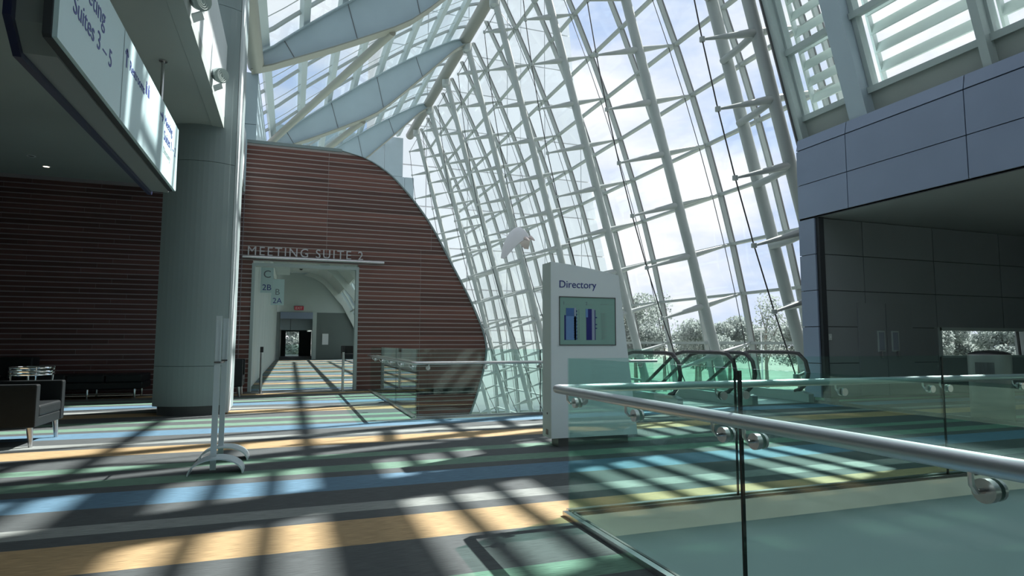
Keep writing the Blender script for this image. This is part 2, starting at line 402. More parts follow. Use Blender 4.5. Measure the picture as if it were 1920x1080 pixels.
# ---- round column
pc = struct('pillar', 'grey round column with recessed dark base and panel joints')
def colpoly(g):
    arc = [(-2.06+1.07*k/14, 11.10+.22*((k/14-.55)/.55)**2) for k in range(15)]
    return [(-2.06+g, 12.5-g)]+[(max(-2.06+g,min(-.99-g,a)), b+g) for a, b in arc]+[(-.99-g, 12.5-g)]
MB().prism(colpoly(.06), 'z', 0, .17).build('base', 'column_base', pc)
for a, b in ((.15,.782),(.79,4.16),(4.168,6.9),(6.908,10.1)):
    MB().prism(colpoly(0), 'z', a, b).build('casing', 'column_paint', pc)
MB().prism(colpoly(.01), 'z', .2, 10.05).build('core', 'joint', pc)
MB().box(-.985, -.945, 11.26, 11.72, .02, 10.1).build('lit_trim', 'white_paint', pc)  # white trim: the sunlit strip of the side face put into colour
MB().box(-.985, -.965, 11.76, 12.5, .02, 10.1).build('side_plate', 'column_paint', pc)

# ---- glass wall: tubes, struts, cables, mullions, panes
X0, LEAN, BAY, NOD = 12.3, .284, 4.566, 1.568
YT = [.926*12.3 + BAY*i for i in range(8)]            # tube planes T0..T7
def xt(z): return X0 - LEAN*(z-H)
def xg(z):
    q = (z-H)/12.3
    return 12.3*(1.122 - .1705*q - .1415*q*q)
ZN = [H+NOD*n for n in range(-4, 10)]
RX, RZ = 8.0, 16.78
fc = struct('wall_right', 'leaning glass wall on white steel tubes, struts and cables')
zb = -5.5
for i, y in enumerate(YT):
    MB().tube((xt(zb), y, zb), (RX+.12, y, RZ-.35), .15, 18).build('tube_column', 'steel_white', fc, True)
y0b = YT[0]+1.14
MB().tube((xt(zb), y0b, zb), (RX+.12, y0b, RZ-.35), .15, 18).build('tube_column', 'steel_white', fc, True)
nx, nz = 1/math.hypot(1,LEAN), LEAN/math.hypot(1,LEAN)
for i, y in enumerate(YT):
    inner, outer = [], []
    for k, z in enumerate(ZN[1:]):
        t = (xg(z)-xt(z))/(nx+LEAN*nz)
        tp = (xg(z)-t*nx, y, z-t*nz); g = (xg(z)-.03, y, z)
        li = t*.95
        ip = (tp[0]-li*nx, y, tp[2]-li*nz)
        yi = y if i else y
        mb = MB(); mb.path([ip, (tp[0]-.18*nx, y, tp[2]-.18*nz), tp, (tp[0]+.18*nx, y, tp[2]+.18*nz), g], [.028,.10,.11,.10,.03], 10)
        mb.lathe([(.02,-.06),(.065,-.05),(.065,.05),(.02,.06)], ip, 10)
        mb.lathe([(.02,-.05),(.05,-.04),(.05,.04),(.02,.05)], (tp[0]+.82*t*nx, y, tp[2]+.82*t*nz), 10)
        mb.build('strut', 'steel_white', fc, True)
        inner.append(ip); outer.append((tp[0]+.82*t*nx, y, tp[2]+.82*t*nz))
        if i == 0: MB().path([(tp[0], y, tp[2]-.05), (tp[0]-.02, y+.5, tp[2]-.16), (tp[0], y0b, tp[2]-.2)], .09, 10).build('tie', 'steel_white', fc, True)
    top = (RX+.2, y, RZ-.8)
    MB().path([(xt(-5.5), y, -5.5)]+inner+[top], .017, 6).build('cable', 'black_metal', fc)
    MB().path([(xt(-5.5)+.2, y, -5.5)]+outer+[(top[0]+.15, y, top[2])], .012, 6).build('cable', 'black_metal', fc)
YM = [YT[0]-.42] + [YT[0]+BAY/2*i for i in range(0, 15)]
def curve(zs, dx=0.): return [(xg(z)+dx, z) for z in zs]
ZC = [-5.5] + ZN[0:] + [RZ-.1]
ZC = sorted(set([round(a,4) for a in ZC]))
for y in YM:
    m_ = MB()
    for a, b in zip(ZC[:-1], ZC[1:]): m_.bar((xg(a), y, a), (xg(b), y, b), .06, .16, (1,0,0))
    m_.build('mullion', 'steel_white', fc)
    m_ = MB()
    for a, b in zip(ZC[:-1], ZC[1:]): m_.bar((xg(a)+.10, y, a), (xg(b)+.10, y, b), .075, .05, (1,0,0))
    m_.build('cap', 'shoe_dark', fc)
for z in ZN:
    MB().bar((xg(z), YM[0], z), (xg(z), YM[-1], z), .14, .085).build('transom', 'steel_white', fc)
for a, b in zip(ZC[1:-1], ZC[2:]):
    for p, q in zip(YM[:-1], YM[1:]):
        MB().hexa([(xg(a)+.06,p+.03,a+.03),(xg(a)+.06,q-.03,a+.03),(xg(a)+.08,q-.03,a+.03),(xg(a)+.08,p+.03,a+.03)],
                  [(xg(b)+.06,p+.03,b-.03),(xg(b)+.06,q-.03,b-.03),(xg(b)+.08,q-.03,b-.03),(xg(b)+.08,p+.03,b-.03)]).build('pane', 'glass_facade', fc)

# ---- roof
rf = struct('roof', 'sloping glass roof on grey plate girders')
TOP = [(-1.45,9.98),(-1.25,10.2),(.33,11.6),(2.65,13.44),(5.07,15.18),(7.48,16.66),(8.0,16.8)]
BOT = [(-1.45,9.65),(-1.25,9.78),(1.1,10.9),(3.6,12.23),(5.87,14.49),(7.65,16.35),(8.0,16.6)]
def ip_(P, x):
    for (a,b),(c,d) in zip(P[:-1],P[1:]):
        if x <= c: return b+(d-b)*(x-a)/(c-a)
    return P[-1][1]
XS = [-1.45+9.45*i/30 for i in range(31)]
def zt_(x): return ip_(TOP, x)
def sm(P, x):   # softened polyline
    return (ip_(P, max(x-.6,-1.45))+2*ip_(P,x)+ip_(P,min(x+.6,8.0)))/4
YG = [YT[0]-2*BAY, YT[0], YT[2], YT[4], YT[6]]
for y in YG:
    w_ = MB(); fb = MB(); ft = MB()
    for a, b in zip(XS[:-1], XS[1:]):
        w_.prism([(a,sm(BOT,a)),(b,sm(BOT,b)),(b,sm(TOP,b)),(a,sm(TOP,a))], 'y', y-.03, y+.03)
        fb.prism([(a,sm(BOT,a)-.05),(b,sm(BOT,b)-.05),(b,sm(BOT,b)),(a,sm(BOT,a))], 'y', y-.22, y+.22)
        ft.prism([(a,sm(TOP,a)),(b,sm(TOP,b)),(b,sm(TOP,b)+.05),(a,sm(TOP,a)+.05)], 'y', y-.16, y+.16)
    g = w_.build('girder', 'girder_paint', rf); fb.build('flange', 'girder_flange', g); ft.build('flange', 'girder_paint', g)
    sm_ = MB()
    for x in (-.35, 1.6, 3.7, 5.6):
        dz = (sm(TOP,x)-sm(BOT,x)); sm_.bar((x+.2,y-.036,sm(BOT,x+.2)),(x-.15,y-.036,sm(TOP,x-.15)), .02, .03, (0,1,0))
    sm_.build('seam', 'shoe_dark', g)
MB().tube((RX, -9, RZ), (RX, 45.5, RZ), .30, 20).build('ridge_beam', 'ridge_paint', rf, True)
MB().tube((-1.33, -9, 9.95), (-1.33, 20.6, 9.95), .25, 18).build('eave_beam', 'girder_flange', rf, True)
XP = [-1.1, .1, 1.32, 2.5, 3.7, 4.85, 6.0, 7.1]
LFT = .32
for x in XP:
    s_ = (sm(TOP,x+.1)-sm(TOP,x-.1))/.2
    MB().bar((x, -9, sm(TOP,x)+LFT), (x, 45.5, sm(TOP,x)+LFT), .27, .20, (-s_,0,1)).build('purlin', 'purlin_paint', rf)
YR = [24.5 + 2.25*i for i in range(-8, 9)]
for y in YR:
    m_ = MB()
    for a, b in zip(XS[:-1], XS[1:]): m_.bar((a,y,sm(TOP,a)+LFT+.1), (b,y,sm(TOP,b)+LFT+.1), .11, .10)
    m_.build('rafter', 'steel_white', rf)
    MB().path([(a, y+1.15, sm(TOP,a)+LFT-.05) for a in XS[::3]], .014, 5).build('tie_rod', 'steel_white', rf)
XQ = XP + [7.95]
for p, q in zip(XQ[:-1], XQ[1:]):
    for a, b in zip(YR[:-1], YR[1:]):
        z0, z1 = sm(TOP,p)+LFT+.13, sm(TOP,q)+LFT+.13
        MB().hexa([(p+.07,a+.03,z0),(q-.07,a+.03,z1),(q-.07,b-.03,z1),(p+.07,b-.03,z0)],
                  [(p+.07,a+.03,z0+.02),(q-.07,a+.03,z1+.02),(q-.07,b-.03,z1+.02),(p+.07,b-.03,z0+.02)]).build('pane', 'glass_roof', rf)
for a, b in ((2,3),(3,4)):
    MB().tube((-1.25, YG[b]-.1, 10.15), (2.95, YG[a]+.1, 11.85), .15, 14).build('brace_tube', 'girder_flange', rf, True)
for i, y in enumerate(YT):      # ridge knuckles
    mb = MB().lathe([(.12,-.3),(.24,-.2),(.24,.2),(.12,.3)], (RX+.1, y, RZ-.4), 12)
    mb.box(RX-.1, RX+.35, y-.03, y+.03, RZ-.75, RZ-.2); mb.build('knuckle', 'steel_white', rf, True)

# far end wall of the hall
fe = struct('wall_far', 'pale panel wall closing the far end of the hall')
zs = [2.0, 5.5, 8.2, 10.9, 13.6, 16.6]
for i, (za, zb_) in enumerate(zip(zs[:-1], zs[1:])):
    for j in range(7):
        xa, xb_ = -1.6+1.55*j, -1.6+1.55*(j+1)-.03
        lim = min(xt(za), xt(zb_))-.4
        if xa >= lim: continue
        MB().box(xa, min(xb_, lim), 45.6, 45.8, za, zb_-.03).build('panel', 'girder_paint', fe)

# ---- grey clad block beside the glass wall
XB, YB = 10.83, 10.40
bl = struct('wall_right_block', 'blue-grey panel fascia over a dark recess')
yj = [10.87, 9.53, 7.10, 4.67, 2.24, -.19, -2.62, -5.05, -9]
rows = [(3.98, 4.75), (4.75, 5.56)]
for a, b in zip(yj[1:], yj[:-1]):
    for z0, z1 in rows: MB().box(XB, XB+.04, a+.009, b-.009, z0+.009, z1-.009).build('panel', 'fascia', bl)
    MB().hexa([(XB,a+.009,5.575),(XB+.04,a+.009,5.575),(XB+.04,b-.009,5.575),(XB,b-.009,5.575)],
              [(XB+.05,a+.009,5.83),(XB+.09,a+.009,5.83),(XB+.09,b-.009,5.83),(XB+.05,b-.009,5.83)]).build('panel', 'fascia', bl)
MB().box(XB+.045, XB+.3, -9, 10.86, 3.985, 5.8).build('core', 'joint', bl)
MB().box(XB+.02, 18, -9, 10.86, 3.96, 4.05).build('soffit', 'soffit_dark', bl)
MB().box(XB+.02, XB+.05, -9, 10.85, 3.95, 3.985).build('drip_edge', 'joint', bl)
for z0, z1 in ((.0,.74),(.74,1.54),(1.54,2.34),(2.34,3.14),(3.14,3.95)):
    MB().box(XB, XB+.04, YB+.03, 10.87, z0+.008, z1-.008).build('panel', 'fascia', bl)
    for a, b in ((XB+.2,12.2),(12.2,14.45),(14.45,16.8),(16.8,18)):
        if z0 < 1.5 and a > 14: 
            if z0 == .0: MB().box(a+.008, b-.008, YB, YB+.04, 0, .86).build('panel', 'recess_panel', bl)
            continue
        MB().box(a+.008, b-.008, YB, YB+.04, z0+.008, z1-.008).build('panel', 'recess_panel', bl)
MB().box(XB+.045, 14.4, YB+.045, 10.86, 0, 3.95).build('core', 'joint', bl)
MB().box(14.4, 18, YB+.045, 10.86, 1.56, 3.95).build('core', 'joint', bl)
MB().box(14.4, 18, YB+.045, 10.86, 0, .84).build('core', 'joint', bl)
MB().box(XB+.05, XB+.19, YB-.05, YB+.03, 0, 3.95).build('reveal_post', 'joint', bl)
tag(MB().box(XB+.05, XB+.3, -9, 10.86, -5.5, -.16).build('wall_lower_right', 'spandrel'), 'wall below the grey block', kind='structure')
w1 = struct('window_1', 'strip window in the dark recess wall')
MB().box(14.5, 18, YB-.02, YB+.1, .84, .89).box(14.5, 18, YB-.02, YB+.1, 1.48, 1.56).box(14.46, 14.56, YB-.02, YB+.1, .84, 1.56).build('window_frame', 'gallery_wall', w1)
MB().bar((17.42, YB+.05, .88), (17.36, YB+.05, 1.5), .03, .05, (0,1,0)).build('mullion', 'black_metal', w1)
MB().box(14.56, 18, YB+.05, YB+.07, .89, 1.48).build('pane', 'glass_facade', w1)
tag(MB().box(18, 18.2, -9, 10.9, 0, 4.0).build('wall_far_right', 'recess_panel'), 'dark side wall of the recess', kind='structure')
tag(MB().box(1.84, 18, -9, 3.9, -5.5, -5.4).build('floor_landing', 'terrazzo'), 'pale floor at the bottom of the near opening', kind='structure')
d2 = struct('door_2', 'grey double door with two narrow vision panels')
for a, b, la in ((11.93,12.76,12.50),(12.78,13.60,12.93)):
    lf = MB().box(a, b, YB-.03, YB-.003, .02, 2.08).build('door_leaf', 'recess_panel', d2)
    MB().box(la-.03, la+.19, YB-.05, YB-.031, .99, 1.46).build('lite_frame', 'gallery_wall', lf)
    MB().box(la, la+.16, YB-.058, YB-.051, 1.02, 1.43).build('vision_pane', 'lite', lf)
    MB().box(la+.02 if la < 12.8 else la+.1, la+.06 if la < 12.8 else la+.14, YB-.09, YB-.04, .85, 1.0).build('handle', 'brushed', lf)

# clerestory with sun louvres above the block, in the plane of the tubes
cl = struct('wall_clerestory', 'slanted window band with louvres above the grey block')
def pl(z, d=0.): return (xt(z)+d*nx, z+d*nz)   # point in the plane, d outwards
def slab(y0, y1, z0, z1, d0, d1):
    a, b, c_, d_ = pl(z0,d0), pl(z0,d1), pl(z1,d1), pl(z1,d0)
    mb = MB(); mb.hexa([(a[0],y0,a[1]),(b[0],y0,b[1]),(b[0],y1,b[1]),(a[0],y1,a[1])], [(d_[0],y0,d_[1]),(c_[0],y0,c_[1]),(c_[0],y1,c_[1]),(d_[0],y1,d_[1])]); return mb
YCOL = [9.28, 4.42, -.44, -5.3]; YMUL = [10.86, 6.77, 1.9, -2.9, -8.9]
ZTR = [6.30, 7.80, 9.32, 10.84, 12.36, 13.88, 15.4, 16.5]
for y in YCOL: slab(y-.21, y+.21, 5.45, 16.6, -.04, .26).build('column', 'girder_paint', cl)
for y in YMUL: slab(y-.07, y+.07, 5.2, 16.6, .0, .3).build('mullion', 'gallery_wall', cl)
slab(10.93, 10.96, 5.2, 16.6, -.05, .35).build('end_cap', 'shoe_dark', cl)
br = sorted([y-.27 for y in YCOL]+[y+.27 for y in YCOL]+[y-.07 for y in YMUL]+[y+.07 for y in YMUL])
opens = []
lo_ = sorted([(y-.27, y+.27) for y in YCOL]+[(y-.07, y+.07) for y in YMUL])
for a, b in zip(lo_[:-1], lo_[1:]): opens.append((a[1], b[0]))
for (a, b) in opens:
    slab(a-.05, b+.05, 5.0, 6.25, .2, .3).build('spandrel', 'spandrel', cl)
    for z in ZTR: slab(a-.05, b+.05, z-.06, z+.06, .12, .34).build('transom', 'gallery_wall', cl)
    for y in (a, b): slab(y-.05, y+.05, 6.25, 16.5, .18, .36).build('jamb', 'gallery_wall', cl)
    for z0, z1 in zip(ZTR[:-3], ZTR[1:-2]):
        slab(a+.06, b-.06, z0+.07, z1-.07, .26, .28).build('pane', 'glass_facade', cl)
    slab(a+.06, b-.06, 13.95, 16.43, .24, .29).build('sun_block', 'spandrel', cl)  # unseen opaque panel, added to keep the sun off the hanging sign
for (a, b) in opens:
    z = 6.70
    while z < 16.4:
        mb = MB(); c0 = pl(z, .62)
        t = R(75); dx, dz = math.cos(t)*.16, math.sin(t)*.16
        mb.bar((c0[0], a+.0, c0[1]), (c0[0], b, c0[1]), .25, .03, (-math.sin(t), 0, math.cos(t)))
        mb.build('louvre_blade', 'louvre', cl); z += .38
for y in sorted(set([round(v,2) for o_ in opens for v in o_])): 
    p, q = pl(6.2, .62), pl(16.5, .62)
    MB().bar((p[0], y, p[1]), (q[0], y, q[1]), .05, .12, (1,0,0)).build('louvre_post', 'louvre', cl)
# ---- gallery behind the doorway (its section is the curved wall end)
ga = struct('wall_gallery', 'vaulted gallery seen through the suite doorway')
GY0, GY1 = YW+.2, 44.5
for i in range(12):
    a, b = GY0+2.35*i, GY0+2.35*(i+1)
    MB().box(-1.02, -.95, a+.01, b-.01, 0, 5.9).build('side_panel', 'gallery_wall', ga)
zs = [6.02,5.98,5.9,5.75,5.42,5.0,4.6]
poly = [(-1.05,6.0)]+[(xr(z),z-.0) for z in zs]
inn = [(-1.05,5.9)]+[(xr(z)-.12 if z < 5.9 else xr(z)-.05, z-.10) for z in zs]
MB().strip(poly, inn, 'y', GY0, GY1).build('vault', 'gallery_arch', ga)
zl = [4.6,4.0,3.3,2.6,2.06,1.5,1.14,.6,0.05]
for i in range(13):
    y = GY0+.05+2.35*i
    m_ = MB()
    for a, b in zip(zl[:-1], zl[1:]): m_.bar((xr(a)-.05,y,a),(xr(b)-.05,y,b), .10, .12, (1,0,0))
    m_.build('rib', 'gallery_arch', ga)
    if i < 12:
        for a, b in ((4.56,3.32),(3.28,1.64),(1.6,.08)):
            MB().hexa([(xr(a)-.05,y+.06,a),(xr(a)-.03,y+.06,a),(xr(a)-.03,y+2.29,a),(xr(a)-.05,y+2.29,a)],
                      [(xr(b)-.05,y+.06,b),(xr(b)-.03,y+.06,b),(xr(b)-.03,y+2.29,b),(xr(b)-.05,y+2.29,b)]).build('pane', 'glass_facade', ga)
for z in (4.58, 3.30, 1.62, .06): MB().bar((xr(z)-.05,GY0,z),(xr(z)-.05,GY1,z), .1, .1).build('rail', 'gallery_arch', ga)
MB().box(-.95, -.15, GY0+1.2, 31, 4.35, 5.85).build('bulkhead', 'gallery_wall', ga)
MB().box(-.95, -.75, GY0+.3, 40, 3.9, 4.3).build('duct', 'gallery_arch', ga)
for y in (44.3, 36.5, 30.5):      # arch ribs across the vault
    o_ = [(xr(z)-.05,z-.1) for z in [6.02,5.98,5.9,5.75,5.42,5.0,4.43,3.8,3.18,2.6,2.06,1.5,.8,.05]]
    i_ = [(x-.35, z-.2 if z > 4 else z) for x, z in o_]
    MB().strip(o_, i_, 'y', y-.12, y+.12).build('arch', 'gallery_arch', ga)
MB().box(.0, 2.6, GY0+2, GY0+2.25, 5.7, 5.86).build('ceiling_lamp', 'white_paint', ga)
gf = struct('wall_gallery_end', 'end wall of the gallery with a portal')
MB().prism([(-1,3.2),(4.1,3.2),(3.4,4.2),(2.4,5.4),(1.5,5.9),(-1,5.9)], 'y', 44.5, 44.7).build('upper_wall', 'gallery_wall', gf)
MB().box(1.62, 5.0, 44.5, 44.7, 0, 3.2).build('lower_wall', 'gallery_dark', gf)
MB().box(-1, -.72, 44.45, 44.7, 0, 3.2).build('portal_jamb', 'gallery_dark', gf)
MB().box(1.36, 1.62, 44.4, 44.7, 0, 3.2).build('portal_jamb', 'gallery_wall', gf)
MB().box(-.72, 1.36, 44.4, 44.7, 2.75, 3.2).build('portal_head', 'fascia', gf)
MB().box(2.02, 2.42, 44.45, 44.5, 1.0, 1.75).build('notice_board', 'white_paint', gf)
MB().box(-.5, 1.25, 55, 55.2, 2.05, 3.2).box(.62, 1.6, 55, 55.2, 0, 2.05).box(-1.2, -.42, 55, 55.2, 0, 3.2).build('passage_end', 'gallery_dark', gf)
MB().box(-.9, -.8, 44.7, 56, 0, 3.2).box(1.65, 1.75, 44.7, 56, 0, 3.2).box(-.9, 1.75, 44.7, 56, 3.2, 3.3).build('passage_wall', 'gallery_wall', gf)
MB().box(-.42, .62, 55.05, 55.1, .0, .95).build('passage_rail', 'glass_rail', gf)

# ================================================================== things
# ---- MEETING SUITE 2 lettering over the doorway
t = thing('suite_sign', 'metal letters MEETING SUITE 2 on a round bar above the doorway', 'sign', (.4, YW, 3.15))
MB().tube((-1.14, YW-.10, 3.19), (2.17, YW-.10, 3.19), .037, 14).build('bar', 'brushed', t, True)
for x in (-.8, .5, 1.9): MB().tube((x, YW-.10, 3.19), (x, YW+.01, 3.19), .012, 8).build('bracket', 'brushed', t)
text('letters', 'MEETING SUITE 2', (-1.03, YW-.10, 3.235), '-y', .28, 'letter_metal', t, width=2.67, ext=.015, space=1.25, height=.215)

# ---- hanging direction sign
t = thing('hanging_sign', 'long hanging direction sign reading Meeting Suites and Restrooms', 'sign', (-1.66, 7, 3.15))
def ch(y0, y1, z0, z1, c): return [(y0+c,z0),(y1-.02,z0),(y1,z0+.02),(y1,z1),(y0,z1),(y0,z0+c)]
MB().prism(ch(4.70, 9.16, 3.185, 4.03, .005), 'x', -1.55, -1.52).build('face_panel', 'sign_face', t)
MB().prism(ch(4.68, 9.14, 3.175, 4.02, .02), 'x', -1.60, -1.551).build('shadow_gap', 'joint', t)
MB().prism(ch(4.82, 9.16, 3.16, 4.03, .16), 'x', -1.80, -1.601).build('casing', 'sign_case', t)
MB().prism(ch(4.76, 9.2, 3.12, 4.05, .2), 'x', -1.85, -1.801).build('back_panel', 'navy', t)
for y in (5.2, 8.7): 
    rd = MB().tube((-1.66, y, 4.0), (-1.66, y, 4.78), .02, 10).build('hanging_rod', 'brushed', t, True)
    MB().disc((-1.66, y, 4.772), (0,0,1), .05, .014).build('ceiling_rose', 'brushed', rd)
XF = -1.518
MB().box(XF-.001, XF+.001, 6.28, 6.29, 3.19, 4.03).build('divider', 'ink_faint', t)
text('lettering', 'Meeting', (XF, 4.97, 3.735), '+x', .2, 'navy_ink', t, width=.72, ext=.001)
text('lettering', 'Suites 3 – 5', (XF, 4.95, 3.50), '+x', .2, 'navy_ink', t, width=.98, ext=.001)
def arrow(y, z, s, d, par):
    mb = MB()
    if d == 'up': mb.bar((XF,y,z-s),(XF,y,z+s),.03,.002,(1,0,0)).bar((XF,y,z+s),(XF,y-s*.6,z+s*.4),.03,.002,(1,0,0)).bar((XF,y,z+s),(XF,y+s*.6,z+s*.4),.03,.002,(1,0,0))
    else: mb.bar((XF,y-s,z),(XF,y+s,z),.03,.002,(1,0,0)).bar((XF,y+s,z),(XF,y+s*.4,z+s*.6),.03,.002,(1,0,0)).bar((XF,y+s,z),(XF,y+s*.4,z-s*.6),.03,.002,(1,0,0))
    return mb.build('arrow', 'navy_ink', par)
arrow(6.40, 3.80, .085, 'up', t)
text('lettering', 'Restrooms', (XF, 6.52, 3.74), '+x', .14, 'navy_ink', t, width=.62, ext=.001)
for y in (7.22, 7.33):
    MB().disc((XF, y, 3.90), (1,0,0), .02, .002, 10).box(XF-.001, XF+.001, y-.03, y+.03, 3.78, 3.875).build('restroom_icon', 'navy_ink', t)
arrow(8.05, 3.84, .085, 'right', t)
text('lettering', 'Meeting', (XF, 8.22, 3.80), '+x', .14, 'navy_ink', t, width=.5, ext=.001)
text('lettering', 'Suites 1 – 2', (XF, 8.22, 3.61), '+x', .14, 'navy_ink', t, width=.78, ext=.001)
text('lettering', 'Directory', (XF, 8.22, 3.45), '+x', .1, 'ink_faint', t, width=.45, ext=.001)

# ---- bulkhead spotlights
for i, y in enumerate((7.40, 9.45)):
    t = thing('wall_spotlight', ('white round spotlight on the bulkhead, the nearer of the pair' , 'white round spotlight on the bulkhead beside the column')[i], 'spotlight', (-1.18, y, 4.97), 'bulkhead spotlights')
    MB().path([(-1.18,y,5.05),(-1.12,y,5.02),(-1.09,y,5.0)], .03, 10).build('arm', 'white_paint', t, True)
    bd = MB().path([(-1.13,y+.10,5.02),(-1.10,y+.02,5.0),(-1.05,y-.06,4.96)], [.06,.10,.105], 18).build('lamp_head', 'gallery_wall', t, True)
    for r_ in (.085,.06,.035): MB().path([(-1.045+math.cos(a)*r_*.55, y-.072+math.cos(a)*r_*.75-.0, 4.955+math.sin(a)*r_) for a in [2*math.pi*k/16 for k in range(16)]], .007, 6, closed=True).build('reflector_ring', 'gallery_arch', bd)
    MB().hexa([(-1.16,y-.02,4.80),(-1.05,y-.02,4.86),(-1.05,y+.16,4.86),(-1.16,y+.16,4.80)], [(-1.16,y-.02,4.82),(-1.05,y-.02,4.88),(-1.05,y+.16,4.88),(-1.16,y+.16,4.82)]).build('flap', 'white_paint', t)

# ---- recessed downlights
def downlight(x, y, z, label, on):
    t = thing('downlight', label, 'downlight', (x, y, z), 'recessed ceiling lights')
    MB().lathe([(.075,-.008),(.075,0),(.055,0),(.055,-.008),(.075,-.008)], (x,y,z), 20, False).build('ring', 'white_paint', t)
    MB().lathe([(.001,-.004),(.053,-.004),(.053,-.001)], (x,y,z), 20).build('lens', on, t)
downlight(-4.87, 14.96, 4.78, 'glowing round downlight in the lounge ceiling', 'lamp_glow')
downlight(-4.88, 14.2, 4.78, 'unlit dark downlight beside the glowing one', 'column_base')
downlight(12.54, 9.29, 3.97, 'small downlight in the recess ceiling near its dark wall', 'lamp_glow_cool')
downlight(12.50, 7.95, 3.97, 'small downlight in the recess ceiling nearer the fascia front', 'lamp_glow_cool')

# ---- directory kiosk
KY0, KY1, KX = 6.50, 6.76, 2.80
t = thing('directory_kiosk', 'tall grey directory kiosk with a slanted top and map display', 'kiosk', (3.3, 6.6, 0))
top = [(KX+ .88*i/8, 2.11-.125*(i/8)**1.35) for i in range(9)]
poly = [(KX,.10),(KX+1.11,.10)] + [(KX+1.11-.23*i/6, .10+(1.985-.10)*i/6 ) for i in range(1,6)] + top[::-1]
MB().prism(poly, 'y', KY0, KY0+.012).build('front_panel', 'kiosk', t)
MB().prism([(a*1.0 if False else a, b) for a, b in poly], 'y', KY0+.012, KY1).build('body', 'kiosk_side', t)
MB().box(KX+.10, KX+1.0, KY0+.04, KY1-.03, 0, .10).build('plinth', 'shoe_dark', t)
text('lettering', 'Directory', (KX+.105, KY0-.002, 1.815), '-y', .14, 'navy_ink', t, width=.475, ext=.003)
sc = MB().box(KX+.105, KX+.825, KY0-.004, KY0-.001, 1.155, 1.705).build('map_screen', 'screen_bg', t)
fm = MB()
for a in ((KX+.10,KX+.83,1.703,1.713),(KX+.10,KX+.83,1.147,1.157),(KX+.098,KX+.106,1.147,1.713),(KX+.823,KX+.831,1.147,1.713)): fm.box(a[0],a[1],KY0-.010,KY0-.001,a[2],a[3])
fm.build('screen_frame', 'shoe_dark', t)
def pr(x0, x1, z0, z1, m_, d=.007): return MB().box(KX+.105+.72*x0, KX+.105+.72*x1, KY0-d, KY0-.004, 1.155+.55*z0, 1.155+.55*z1).build('map_print', m_, sc)
pr(.10,.30,.10,.42,'map_blue'); pr(.10,.30,.42,.60,'map_blue'); pr(.08,.105,.10,.62,'map_navy'); pr(.11,.25,.60,.77,'map_mid')
for i in range(9): pr(.29,.305,.11+.072*i,.15+.072*i,'map_navy'); pr(.245,.255,.14+.05*i,.165+.05*i,'map_navy')
pr(.255,.285,.10,.78,'map_pale'); pr(.34,.345,.12,.75,'ink_faint')
pr(.47,.57,.10,.58,'map_navy'); pr(.50,.57,.58,.76,'map_navy'); pr(.46,.50,.58,.76,'map_blue'); pr(.57,.62,.10,.76,'map_pale'); pr(.62,.635,.10,.74,'map_navy')
for z in (.34,.42,.57): pr(.635,.665,z,z+.02,'map_navy')
for i in range(17): pr(.74,.74+.06+.05*((i*7)%3)/2,.12+.034*i,.128+.034*i,'ink_faint')
pr(.73,.88,.86,.867,'ink_faint')
text('lettering', '1', (KX+.105+.72*.07, KY0-.004, 1.155+.55*.84), '-y', .055, 'ink_grey', sc, ext=.002)
text('lettering', '2', (KX+.105+.72*.46, KY0-.004, 1.155+.55*.84), '-y', .055, 'ink_grey', sc, ext=.002)
pr(.11,.18,.845,.855,'ink_faint'); pr(.50,.58,.845,.855,'ink_faint')
MB().disc((KX-.002, 6.62, .37), (1,0,0), .012, .006, 10).build('lock', 'shoe_dark', t)
MB().box(KX-.004, KX, 6.60, 6.66, .13, .19).build('socket', 'shoe_dark', t)

# ---- glass railings
def bracket(p, toward, axis, par):   # p on the glass face, arm reaches the handrail on the side 'toward'
    p = Vector(p); n_ = Vector(toward)
    mb = MB().path([p+n_*.005, p+n_*.05, p+n_*.068+Vector((0,0,.02)), p+n_*.07+Vector((0,0,.075))], .008, 8)
    b_ = mb.build('bracket', 'brushed', par, True)
    MB().disc(p+n_*.012, n_, .034, .022, 18).disc(p-n_*.024, n_, .032, .012, 18).build('clamp_disc', 'brushed', b_, True)
def run(par, a, b, joints, n_, z1=1.07, dz=-.02):
    # glass from a to b (2d points on the floor), split at joints given as fractions; n_ points to the floor side
    a, b = Vector((*a,0)), Vector((*b,0)); d = (b-a); Ln = d.length; d.normalize(); n_ = Vector((*n_,0))
    js = [0]+[j for j in joints]+[Ln]
    for p, q in zip(js[:-1], js[1:]):
        P, Q = a+d*(p+.008), a+d*(q-.008)
        g = MB().hexa([P-n_*.009+Vector((0,0,dz)), Q-n_*.009+Vector((0,0,dz)), Q+n_*.009+Vector((0,0,dz)), P+n_*.009+Vector((0,0,dz))],
                      [P-n_*.009+Vector((0,0,z1)), Q-n_*.009+Vector((0,0,z1)), Q+n_*.009+Vector((0,0,z1)), P+n_*.009+Vector((0,0,z1))]).build('glass_panel', 'glass_rail', par)
    for j in joints:
        P = a+d*j; MB().bar(P+Vector((0,0,.02)), P+Vector((0,0,z1-.01)), .012, .014, n_).build('joint_seal', 'black_metal', par)
    s0, s1 = a, b
    MB().hexa([s0+n_*.012, s1+n_*.012, s1+n_*.05, s0+n_*.05], [s0+n_*.012+Vector((0,0,.03)), s1+n_*.012+Vector((0,0,.03)), s1+n_*.05+Vector((0,0,.03)), s0+n_*.05+Vector((0,0,.03))]).build('base_shoe', 'brushed', par)
    MB().hexa([s0-n_*.03, s1-n_*.03, s1-n_*.012, s0-n_*.012], [s0-n_*.03+Vector((0,0,.02)), s1-n_*.03+Vector((0,0,.02)), s1-n_*.012+Vector((0,0,.02)), s0-n_*.012+Vector((0,0,.02))]).build('base_shoe', 'shoe_dark', par)
HZ = .855
